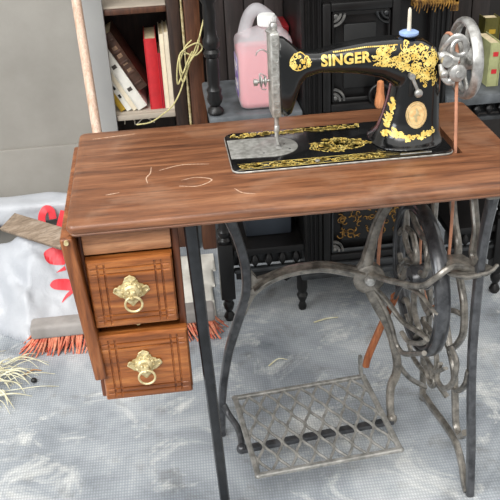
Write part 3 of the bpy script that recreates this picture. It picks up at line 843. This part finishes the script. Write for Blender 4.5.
# right side frame, seen almost edge on
X = .775
b = nb(); sweep(b, [(X, .045, .733), (X, .055, .693), (X, .072, .61), (X, .078, .492), (X, .073, .348), (X, .053, .232), (X, .026, .116), (X, .008, .001)], [.034, .026, .022, .02, .02], .018, n=(1, 0, 0), k=6, seg=10, sq=.6)
obj('front_leg', b, M['iron_mid'], st)
b = nb(); XN = (1, 0, 0); X = .77
for pts, w in (
    ([(.16, .733), (.135, .685), (.114, .645), (.101, .614), (.108, .566), (.09, .553), (.074, .575)], .018),
    ([(.26, .733), (.25, .65), (.238, .607), (.217, .57), (.19, .539), (.181, .493), (.154, .46), (.128, .426), (.117, .371), (.137, .325), (.178, .278), (.20, .272)], .014),
    ([(.24, .33), (.214, .304), (.185, .269), (.151, .239), (.129, .171), (.11, .115), (.08, .108), (.055, .14)], .015),
    ([(.345, .004), (.328, .020), (.271, .033), (.183, .057), (.108, .070), (.062, .052), (.035, .02), (.012, .006)], .02),
    ([(.066, .301), (.078, .255), (.116, .208), (.149, .198)], .012),
    ([(.36, .733), (.352, .55), (.362, .40), (.34, .25), (.36, .12), (.345, .0)], .018)):
    sweep(b, [(X, y, z) for y, z in pts], w, .016, n=XN, k=6, seg=9, sq=.8)
sweep(b, [(X, .03, .726), (X, .2, .726), (X, .37, .726)], .014, .03, n=XN, k=4, seg=8, sq=.5)
X = .735
for pts, w in (([(.088, .348), (.052, .335), (.067, .272), (.114, .222), (.157, .216), (.144, .267)], .014), ([(.257, .241), (.236, .213), (.174, .225), (.11, .279)], .014),
               ([(.376, .157), (.329, .145), (.261, .16), (.182, .182)], .014), ([(.205, .398), (.166, .385), (.179, .337), (.225, .292)], .014),
               ([(.24, .19), (.20, .165), (.17, .19), (.20, .21), (.19, .19)], .012), ([(.28, .30), (.24, .26), (.25, .21), (.30, .20), (.31, .24), (.28, .26)], .014),
               ([(.33, .24), (.29, .28), (.22, .30), (.17, .26), (.18, .21)], .012)):
    sweep(b, [(X, y, z) for y, z in pts], [w, w, w*.6], .012, n=XN, k=7, seg=9)
sweep(b, [(.735, .20, .20), (.75, .2, .17), (.77, .18, .14)], .014, .014, k=4, seg=8); sweep(b, [(.735, .33, .24), (.75, .33, .2), (.77, .34, .2)], .014, .014, k=4, seg=8)
sweep(b, [(.735, .17, .39), (.755, .15, .4), (.77, .13, .4)], .012, .012, k=4, seg=8)
obj('side_scrollwork', b, M['iron'], st)
# flywheel
fw_c = (.712, .255, .425); b = nb()
torus(b, fw_c, .1665, .0095, 'X', 72, 12, w=.0155)
torus(b, (.700, .255, .425), .157, .004, 'X', 72, 8, w=.004)
lathe(b, [(.0, -.022), (.026, -.022), (.03, -.014), (.03, .014), (.026, .022), (.0, .022)], fw_c, 'X', 24)
fl = obj('flywheel', b, M['iron_mid'], st)
def spoke(pts, w=.016):
    b = nb(); sweep(b, [(.708, y, z) for y, z in pts], [w, w*1.1, w*.8], .014, n=XN, k=7, seg=9); obj('spoke', b, IR, fl)
for i in range(5):
    a = i*2*PI/5+.9
    spoke([(.255+r*math.cos(a+da), .425+r*math.sin(a+da)) for r, da in ((.025, 0), (.055, .34), (.095, .12), (.125, -.22), (.16, 0))], .014)
for pts in ([(.41, .455), (.39, .475), (.372, .485)], [(.40, .405), (.385, .395), (.369, .40), (.345, .42)], [(.359, .511), (.361, .471), (.333, .452), (.294, .453), (.271, .456)],
            [(.328, .562), (.286, .541), (.241, .537), (.201, .551), (.178, .538), (.191, .501)],
            [(.392, .345), (.365, .388), (.314, .431), (.275, .445)], [(.345, .306), (.328, .319), (.285, .305), (.297, .27), (.32, .285)]):
    spoke(pts, .014)
b = nb(); rod(b, (.712, .255, .425), (.775, .255, .425), .011); obj('axle', b, IM, fl)
b = nb(); sweep(b, [(.690, .255, .425), (.672, .262, .40), (.668, .285, .36)], .016, .01, k=4, seg=8); obj('crank', b, IM, fl)
# wooden pitman rod
b = nb(); sweep(b, [(.615, .332, .135), (.622, .331, .17), (.654, .322, .274), (.672, .30, .35), (.664, .289, .36)], [.016, .017, .016, .012], [.014, .012], n=YN, k=6, seg=8, sq=.6)
pm = obj('pitman_rod', b, M['pitman'], st)
# treadle
tr_c = Vector((.462, .203, .088)); TM = Matrix.Translation(tr_c) @ Matrix.Rotation(math.radians(5), 4, 'Z') @ Matrix.Rotation(math.radians(1.5), 4, 'X')
HX, HY = .163, .132
b = nb()
for (p, q) in (((-HX, -HY), (HX, -HY)), ((-HX, HY), (HX, HY)), ((-HX, -HY), (-HX, HY)), ((HX, -HY), (HX, HY))):
    sweep(b, [(p[0], p[1], 0), (q[0], q[1], 0)], .013, .011, n=(0, 0, 1), k=2, seg=8, sq=.6)
for (cx, cy) in ((-HX, -HY), (HX, -HY), (-HX, HY), (HX, HY)): ball(b, (cx, cy, 0), .0085, (1, 1, .7), 10, 8)
bmesh.ops.transform(b, matrix=TM, verts=b.verts[:])
td = obj('treadle', b, M['iron_dust'], st)
b = nb(); NC = 15; p_ = 2*HX/NC; NR = 6
for k in range(NC+1):
    x0 = -HX+k*p_
    pts = []
    for j in range(NR*10+1):
        y = -HY+2*HY*j/(NR*10); s = math.sin(2*PI*j/20+(PI/2))
        x = x0+p_*.45*s*(1 if k % 2 else -1)
        x = max(-HX, min(HX, x)); pts.append((x, y, 0))
    sweep(b, pts, .0068, .0075, n=(0, 0, 1), k=2, seg=6)
bmesh.ops.transform(b, matrix=TM, verts=b.verts[:])
obj('treadle_grating', b, M['iron_dust'], td)
b = nb(); box(b, .285, .655, .172, .190, .054, .066, .002, M=Matrix.Translation((.47, .19, 0)) @ Matrix.Rotation(math.radians(6), 4, 'Z') @ Matrix.Translation((-.47, -.18, 0)))
obj('pivot_bar', b, IM, st)
b = nb(); sweep(b, [(HX-.004, HY, 0), (HX-.004, HY+.01, .025), (HX-.004, HY+.012, .055)], .016, .009, n=(1, 0, 0), k=4, seg=8, sq=.6)
bmesh.ops.transform(b, matrix=TM, verts=b.verts[:]); obj('pitman_lug', b, M['iron_dust'], td)

# ------------------------------------------------------------------ sewing machine
sm = thing('sewing_machine', 'black cast sewing machine with gold decals and lettering mounted on the wooden table', 'sewing machine', (.52, .25, .76))
def sup(c, s, e):
    return math.copysign(abs(c)**(2/e), c)
def loft(b, rows):
    rings = [[b.verts.new(p) for p in r] for r in rows]
    for A, B in zip(rings, rings[1:]):
        for j in range(len(A)): b.faces.new((A[j], A[(j+1) % len(A)], B[(j+1) % len(A)], B[j]))
    b.faces.new(rings[0]); b.faces.new(list(reversed(rings[-1])))
NS = 32
b = nb()
arm = [(.408, .842, .990, .029), (.420, .832, .988, .029), (.431, .838, .979, .029), (.440, .866, .970, .028), (.448, .893, .9615, .027), (.460, .909, .9575, .027), (.486, .917, .9565, .029), (.518, .9145, .963, .032), (.548, .911, .9675, .034),
       (.576, .906, .9705, .036), (.607, .897, .972, .037), (.634, .88, .972, .038), (.66, .865, .9695, .038), (.688, .865, .964, .038), (.705, .87, .953, .036), (.716, .88, .938, .031), (.720, .89, .925, .026)]
rows = []
for x, z0, z1, hy in arm:
    rows.append([(x, .25+hy*sup(math.cos(2*PI*j/NS), 0, 3.0), (z0+z1)/2+(z1-z0)/2*sup(math.sin(2*PI*j/NS), 0, 3.0)) for j in range(NS)])
loft(b, rows)
pil = [(.7665, .586, .734, .080), (.770, .590, .7325, .076), (.775, .596, .731, .066), (.785, .604, .729, .057), (.81, .6135, .727, .050), (.85, .624, .725, .045), (.88, .629, .723, .043), (.92, .634, .721, .040), (.95, .645, .712, .032)]
rows = []
for z, x0, x1, hy in pil:
    rows.append([((x0+x1)/2+(x1-x0)/2*sup(math.cos(2*PI*j/NS), 0, 2.5), .25+hy*sup(math.sin(2*PI*j/NS), 0, 2.5), z) for j in range(NS)])
loft(b, rows)
bmesh.ops.recalc_face_normals(b, faces=b.faces[:])
me = bpy.data.meshes.new('body_cage'); b.to_mesh(me); b.free()
tmp = bpy.data.objects.new('body_cage', me); C.objects.link(tmp)
m_ = tmp.modifiers.new('r', 'REMESH'); m_.mode = 'VOXEL'; m_.voxel_size = .0024
m_ = tmp.modifiers.new('s', 'SMOOTH'); m_.factor = .5; m_.iterations = 8
me2 = evaluated(tmp); bpy.data.objects.remove(tmp)
b = nb(); b.from_mesh(me2); bvh = BVHTree.FromBMesh(b)
body = obj('body', b, M['enamel'], sm, angle=80)

def on_body(x, z, off=.0006):
    h = bvh.ray_cast(Vector((x, -.5, z)), Vector((0, 1, 0)))
    return (Vector((x, h[0].y, z))+h[1]*off) if h[0] is not None and h[0].y < .30 else None
def ribbon(b, pts, w, put):
    """flat ribbon of varying width on a surface; put maps 2D -> 3D"""
    n_ = len(pts); L = []
    for i, p in enumerate(pts):
        a = pts[max(0, i-1)]; c = pts[min(n_-1, i+1)]
        dx, dy = c[0]-a[0], c[1]-a[1]; l = math.hypot(dx, dy) or 1
        ww = w*(.35+.65*math.sin(PI*(i+.5)/n_))/2
        q0, q1 = put(p[0]-dy/l*ww, p[1]+dx/l*ww), put(p[0]+dy/l*ww, p[1]-dx/l*ww)
        if q0 is None or q1 is None: return
        L.append((q0, q1))
    vs = [(b.verts.new(a), b.verts.new(c)) for a, c in L]
    for A, B in zip(vs, vs[1:]): b.faces.new((A[0], A[1], B[1], B[0]))
def inpoly(x, y, poly): return pdist(x, y, poly) > 0
def scrolls(b, poly, count, put, rnd, r0=.003, r1=.008, w=.0018):
    xs = [p[0] for p in poly]; ys = [p[1] for p in poly]; k = 0; tries = 0
    while k < count and tries < count*30:
        tries += 1
        cx, cy = rnd.uniform(min(xs), max(xs)), rnd.uniform(min(ys), max(ys)); r = rnd.uniform(r0, r1)
        if pdist(cx, cy, poly) < r*.45: continue
        a = rnd.uniform(0, 6.28); dr = rnd.choice((-1, 1)); N = 14
        pts = [(cx+r*(1-.8*t/N)*math.cos(a+dr*t*.5), cy+r*(1-.8*t/N)*math.sin(a+dr*t*.5)) for t in range(N)]
        ribbon(b, pts, w*rnd.uniform(.7, 1.3), put)
        a2 = rnd.uniform(0, 6.28); lf = [(cx+t*r*.3*math.cos(a2), cy+t*r*.3*math.sin(a2)) for t in range(5)]
        ribbon(b, lf, w*1.6, put); k += 1
def disc_decal(b, cx, cz, rx, rz, put, off=0, n=24, rings=4):
    c0 = put(cx, cz)
    prev = None
    for i in range(1, rings+1):
        R_ = [b.verts.new(put(cx+rx*i/rings*math.cos(2*PI*j/n), cz+rz*i/rings*math.sin(2*PI*j/n))) for j in range(n)]
        if prev is None:
            cc = b.verts.new(c0)
            for j in range(n): b.faces.new((cc, R_[j], R_[(j+1) % n]))
        else:
            for j in range(n): b.faces.new((prev[j], R_[j], R_[(j+1) % n], prev[(j+1) % n]))
        prev = R_
rnd = random.Random(11)
b = nb()
orn = [(.583, .960), (.61, .966), (.66, .966), (.70, .955), (.712, .935), (.711, .905), (.703, .885), (.692, .872), (.684, .878), (.678, .892), (.655, .905), (.64, .915), (.60, .929), (.583, .936)]
scrolls(b, orn, 112, on_body, rnd, .003, .0085, .0021)
for i in range(26):          # dense leaf border that closes the ornament
    t = i/25; x = .584+.118*t; z = .930-.040*t*t+.0025*math.sin(i*1.9)
    ribbon(b, [(x, z), (x+.004, z+.003), (x+.007, z-.001), (x+.009, z+.004)], .0032, on_body)
obj('gold_decal', b, M['gold'], sm, label='gold scroll decals'); b = nb()
scrolls(b, [(.426, .945), (.43, .955), (.443, .961), (.456, .957), (.468, .948), (.468, .94), (.456, .932), (.443, .929), (.43, .934)], 17, on_body, rnd, .0025, .006, .0022)
ribbon(b, [(.444+.0165*math.cos(t*.3), .945+.0155*math.sin(t*.3)) for t in range(22)], .002, on_body)
obj('gold_decal', b, M['gold'], sm, label='gold scroll decals'); b = nb()
scrolls(b, [(.618, .790), (.632, .786), (.66, .778), (.695, .786), (.71, .79), (.708, .803), (.695, .805), (.685, .795), (.665, .789), (.645, .793), (.632, .804), (.618, .80)], 46, on_body, rnd, .002, .006, .0024)
obj('gold_decal', b, M['gold'], sm, label='gold scroll decals'); b = nb()
scrolls(b, [(.604, .785), (.616, .785), (.632, .85), (.634, .872), (.628, .872), (.617, .83)], 50, on_body, rnd, .002, .005, .002)
obj('gold_decal', b, M['gold'], sm, label='gold scroll decals'); b = nb()
for i in range(34):
    x = .510+.0036*i; z = .9575+.006*min(1, (x-.51)/.06)
    ribbon(b, [(x, z), (x+.0013, z+.0005), (x+.0026, z+.0002)], .0022, on_body)
obj('gold_decal', b, M['gold'], sm, label='gold scroll decals')
# lettering
cu = bpy.data.curves.new('lettering', 'FONT'); cu.body = 'SINGER'; cu.size = 1; cu.offset = .038; cu.space_character = 1.06; cu.resolution_u = 4
to = bpy.data.objects.new('lettering', cu); C.objects.link(to); bpy.context.view_layer.update()
me = evaluated(to); bpy.data.objects.remove(to)
b = nb(); b.from_mesh(me)
bmesh.ops.triangulate(b, faces=b.faces[:])
for _ in range(2): bmesh.ops.subdivide_edges(b, edges=[e for e in b.edges if e.calc_length() > .18], cuts=1, use_grid_fill=False)
bmesh.ops.triangulate(b, faces=b.faces[:])
x0 = min(v.co.x for v in b.verts); x1 = max(v.co.x for v in b.verts); y0 = min(v.co.y for v in b.verts); y1 = max(v.co.y for v in b.verts)
for v in b.verts:
    t = (v.co.x-x0)/(x1-x0); x = .4865+.0935*t; z = .9335+.004*t+.0205*(v.co.y-y0)/(y1-y0)
    v.co = on_body(x, z, .0009) or Vector((x, .216, z))
obj('lettering', b, M['gold'], sm)
# oval badge
b = nb()
put = lambda x, z: on_body(x, z, .0014)
disc_decal(b, .669, .829, .0205, .0265, put)
bd = obj('badge', b, M['badge'], sm, label='oval brass badge')
b = nb()
pp = lambda x, z: on_body(x, z, .0021)
for rr in (.019, .0155): ribbon(b, [(.669+rr*math.cos(t*.2), .829+rr*1.3*math.sin(t*.2)) for t in range(33)], .0018, pp)
ribbon(b, [(.669, .815), (.667, .825), (.671, .834), (.668, .842)], .006, pp); ribbon(b, [(.662, .826), (.669, .831), (.676, .827)], .003, pp)
obj('badge_relief', b, M['brass'], bd)

# bed
b = nb()
poly = rrect(.304, .7335, .153, .346, .018, 7)
prism(b, poly, .7602, .7668, .0018, axis='Z')
bed = obj('bed', b, M['enamel'], sm)
b = nb(); ps = [(x, y, .7625) for x, y in rrect(.3035, .734, .1525, .3465, .018, 7)]
sweep(b, ps, .0022, .004, n=(0, 0, 1), closed=True, smooth=False, seg=6); obj('bed_edge', b, M['steel_dull'], bed, label='worn silver edge of the bed')
b = nb(); flat = lambda x, y: Vector((x, y, .7674))
scrolls(b, [(.312, .159), (.60, .159), (.60, .178), (.312, .178)], 150, flat, rnd, .003, .007, .0022)
obj('gold_decal', b, M['gold'], bed); b = nb()
scrolls(b, [(.318, .318), (.585, .318), (.585, .340), (.318, .340)], 130, flat, rnd, .003, .008, .0024)
obj('gold_decal', b, M['gold'], bed); b = nb()
scrolls(b, [(.45, .235), (.48, .262), (.52, .275), (.56, .262), (.592, .235), (.56, .215), (.52, .203), (.48, .212)], 120, flat, rnd, .004, .010, .0026)
obj('gold_decal', b, M['gold'], bed); b = nb()
for y in (.1555, .182): ribbon(b, [(.315+.29*t/30, y) for t in range(31)], .0016, flat)
obj('gold_line', b, M['gold'], bed)
b = nb()
pl_ = [(.3065, .212), (.392, .206)]+[(.392+.052*math.sin(a*PI/16), .256-.050*math.cos(a*PI/16)) for a in range(1, 16)]+[(.392, .306), (.3065, .306)]
prism(b, pl_, .7669, .7682, .0005, axis='Z'); sp = obj('slide_plate', b, M['steel_dull'], bed, label='steel slide plate')
for x, y, r in ((.403, .252, .0035), (.418, .262, .002), (.425, .235, .0025), (.372, .225, .002)):
    b = nb(); lathe(b, [(r, .7683), (r, .7686)], (x, y, 0), seg=12); obj('plate_hole', b, M['black'], sp)
b = nb(); box(b, .628, .690, .1585, .1635, .7669, .7685, .0008); obj('bed_clip', b, M['steel'], bed)
b = nb(); lathe(b, [(.005, .7669), (.005, .7682), (.003, .769)], (.468, .168, 0), seg=14); obj('bed_screw', b, M['steel'], bed)
# head
b = nb(); box(b, .3915, .4095, .2245, .2765, .838, 1.002, .004, 3)
fp = obj('face_plate', b, M['steel_dull'], sm, label='engraved silver face plate')
b = nb()
for i in range(9):
    z = .855+.0165*i
    for s in (-1, 1):
        pts = [(.4005+s*.006*math.sin(t*.55), .2238, z+.0075*math.cos(t*.55)*(.5+.5*s)) for t in range(9)]
        sweep(b, pts, .0014, .0014, n=YN, k=1, seg=5, smooth=False)
obj('engraving', b, M['steel'], fp)
b = nb(); lathe(b, [(.006, 1.002), (.0075, 1.006), (.0075, 1.012), (.005, 1.016)], (.402, .25, 0), seg=16); rod(b, (.395, .235, 1.0), (.385, .235, 1.006), .0025)
obj('presser_screw', b, M['steel'], sm)
b = nb(); rod(b, (.4025, .25, .85), (.4025, .25, .800), .0042); lathe(b, [(.0055, .802), (.0055, .812), (.0042, .814)], (.4025, .25, 0), seg=14); rod(b, (.4025, .25, .802), (.4025, .25, .770), .0011, 8)
obj('needle_bar', b, M['steel'], sm)
b = nb(); rod(b, (.404, .264, .85), (.404, .264, .785), .0045)
box(b, .398, .410, .236, .268, .7687, .7712, .001); sweep(b, [(.404, .264, .788), (.404, .258, .779), (.404, .248, .772)], .010, .006, n=(1, 0, 0), k=4, seg=8)
obj('presser_foot', b, M['steel'], sm)
b = nb(); rod(b, (.391, .25, .906), (.361, .25, .904), .003)
lathe(b, [(.003, -.006), (.011, -.005), (.011, -.003), (.004, -.001), (.004, .001), (.011, .003), (.011, .005), (.0035, .007)], (.379, .25, .9055), 'X', 20)
lathe(b, [(.002, -.004), (.0065, -.003), (.0065, .004), (.002, .005)], (.364, .25, .904), 'X', 16)
sweep(b, [(.385, .245, .915), (.372, .243, .922), (.374, .243, .895), (.384, .245, .89)], .0022, k=5, seg=6)
obj('tension_assembly', b, M['steel'], sm)
b = nb(); sweep(b, [(.392, .25, .958), (.380, .248, .967), (.370, .248, .964), (.367, .248, .957)], .0024, k=6, seg=6); obj('thread_guide', b, M['steel'], sm)
# spool pin
b = nb(); lathe(b, [(.016, .9705), (.0185, .973), (.0185, .977), (.015, .979), (.004, .980)], (.661, .25, .0015), seg=26); felt = obj('spool_felt', b, M['blue'], sm, label='pale blue felt disc')
b = nb(); lathe(b, [(.0042, .968), (.0038, 1.0), (.0033, 1.020), (.0015, 1.024)], (.661, .25, 0), seg=12); obj('spool_pin', b, M['ivory'], sm)
# stitch regulator
b = nb(); hit = on_body(.669, .876)
rod(b, (.657, hit.y-.004, .905), (.668, hit.y-.006, .880), .0035); ball(b, (.6695, hit.y-.009, .874), .0085, (1, .7, 1)); rod(b, (.657, hit.y+.006, .906), (.657, hit.y-.006, .906), .006)
obj('stitch_regulator', b, M['steel'], sm)
b = nb(); box(b, .653, .661, hit.y-.003, hit.y+.003, .865, .908, .002); obj('regulator_slot', b, M['black'], sm)
# hand wheel
hc = (.775, .25, .918)
b = nb(); torus(b, hc, .0715, .0075, 'X', 64, 12, w=.011); torus(b, hc, .064, .003, 'X', 64, 8, w=.006)
lathe(b, [(.0, -.018), (.02, -.018), (.022, -.012), (.022, .014), (.016, .02), (.0, .021)], hc, 'X', 24)
hw = obj('hand_wheel', b, M['steel'], sm)
for i in range(5):
    a = i*2*PI/5+.5; b = nb()
    c_, s_ = math.cos(a), math.sin(a)
    sweep(b, [(.773, .25+r*c_-o_*s_, .918+r*s_+o_*c_) for r, o_ in ((.018, 0), (.035, .004), (.05, -.001), (.066, 0))], [.014, .009, .013], .008, n=XN, k=5, seg=9)
    obj('spoke', b, M['steel_dull'], hw)
b = nb(); lathe(b, [(.0, .736), (.044, .736), (.049, .7385), (.0455, .7405), (.0455, .7465), (.049, .749), (.048, .756), (.0, .756)], (0, .25, .918), 'X', 36)
rod(b, (.715, .25, .918), (.76, .25, .918), .016)
obj('belt_pulley', b, M['steel_dull'], hw)
# bobbin winder
b = nb()
sweep(b, [(.716, .214, .948), (.722, .203, .965), (.735, .197, .978), (.750, .195, .972), (.756, .195, .950)], .012, .008, n=YN, k=6, seg=9)
sweep(b, [(.715, .215, .94), (.728, .20, .935), (.742, .196, .93)], .02, .012, n=YN, k=5, seg=9)
lathe(b, [(.0, -.010), (.012, -.010), (.0165, -.007), (.0165, .006), (.012, .008), (.0, .008)], (.740, .192, .911), 'Y', 22)
lathe(b, [(.0, -.014), (.006, -.014), (.006, -.009), (.0, -.009)], (.740, .192, .911), 'Y', 14)
lathe(b, [(.0, -.006), (.011, -.005), (.011, .006), (.0, .006)], (.722, .198, .932), 'Y', 18)
sweep(b, [(.713, .205, .925), (.715, .197, .905), (.724, .193, .893), (.736, .193, .892)], .012, .01, n=YN, k=5, seg=9)
ball(b, (.717, .197, .908), .009); ball(b, (.728, .194, .895), .007)
torus(b, (.744, .197, .957), .015, .0045, 'Y', 24, 8)
obj('bobbin_winder', b, M['steel'], sm)

# ------------------------------------------------------------------ drive belt (round leather cord over both wheels)
pts = []
for i in range(9):
    a = PI*i/8; pts.append((.7435, .25-.050*math.cos(a), .918+.050*math.sin(a)))      # over the pulley, front to back
pts += [(.7435, .303, .85), (.7435, .313, .76), (.7435, .328, .66), (.738, .338, .50), (.737, .325, .40)]
pts += [(.737, .255, .35), (.737, .19, .40), (.738, .168, .47), (.743, .166, .54), (.7435, .168, .64), (.7435, .174, .73), (.7435, .184, .80), (.7435, .196, .87)]
b = nb(); sweep(b, pts, .0065, .0065, n=(1, 0, 0), k=5, seg=8, closed=True)
o = obj('drive_belt', b, M['belt'], None, (.7435, .172, .76)); tag(o, 'tan leather drive belt running from the hand wheel down through the table', 'belt')

b = nb(); sweep(b, [(.667, .33, .7328), (.662, .33, .64), (.655, .328, .575), (.645, .340, .511), (.643, .349, .428), (.646, .352, .37)], .009, .003, n=(0, 1, 0), k=6, seg=6)
o = obj('leather_strap', b, M['belt'], None, (.66, .33, .73)); tag(o, 'slack tan leather strap hanging under the table left of the flywheel', 'strap')
# ------------------------------------------------------------------ camera and light
F = 854.2
Rc = ((.99200, -.11900, -.04500), (-.098, -.481, -.871), (.082, .868, -.489))
def cam_axes(yaw, pitch, roll):
    fw = Vector((math.sin(yaw)*math.cos(pitch), math.cos(yaw)*math.cos(pitch), -math.sin(pitch))); rt = Vector((math.cos(yaw), -math.sin(yaw), 0)); dn = fw.cross(rt)
    return rt*math.cos(roll)+dn*math.sin(roll), -rt*math.sin(roll)+dn*math.cos(roll), fw
rt_, dn_, fw_ = cam_axes(.094, .511, .052)
cd = bpy.data.cameras.new('camera'); cam = bpy.data.objects.new('camera', cd); C.objects.link(cam)
mw = Matrix((rt_, -dn_, -fw_)).transposed().to_4x4(); mw.translation = (.189, -1.32, 1.424)
cam.matrix_world = mw
cd.sensor_width = 36; cd.lens = F/500*36; cd.clip_start = .02
bpy.context.scene.camera = cam

w = bpy.data.worlds.new('daylight'); bpy.context.scene.world = w; w.use_nodes = True
bg = w.node_tree.nodes['Background']; bg.inputs[1].default_value = 1.15
nt = w.node_tree; tcw = nt.nodes.new('ShaderNodeTexCoord'); sx = nt.nodes.new('ShaderNodeSeparateXYZ'); rp = nt.nodes.new('ShaderNodeValToRGB')
nt.links.new(tcw.outputs['Generated'], sx.inputs[0]); nt.links.new(sx.outputs[2], rp.inputs[0]); nt.links.new(rp.outputs[0], bg.inputs[0])
e = rp.color_ramp.elements; e[0].position = 0; e[0].color = (.35, .36, .36, 1); e[1].position = .75; e[1].color = (1.25, 1.24, 1.2, 1)
def sun(name, vec, e, ang, col):
    l = bpy.data.lights.new(name, 'SUN'); l.energy = e; l.angle = math.radians(ang); l.color = col
    o = bpy.data.objects.new(name, l); C.objects.link(o)
    o.rotation_euler = Vector(vec).to_track_quat('-Z', 'Y').to_euler(); return o
sun('daylight_from_doorway', (.30, .75, -.80), 1.75, 35, (1, .98, .95))
l = bpy.data.lights.new('side_window_daylight', 'AREA'); l.shape = 'RECTANGLE'; l.size = .9; l.size_y = 1.5; l.energy = 38; l.color = (.95, .98, 1)
wo = bpy.data.objects.new('side_window_daylight', l); C.objects.link(wo); wo.location = (-1.5, -.9, 1.9)
wo.rotation_euler = (Vector((.55, .25, .8))-Vector(wo.location)).to_track_quat('-Z', 'Y').to_euler()
sc = bpy.context.scene
sc.view_settings.view_transform = 'Standard'; sc.view_settings.look = 'None'; sc.view_settings.exposure = 0.12; sc.view_settings.gamma = 1
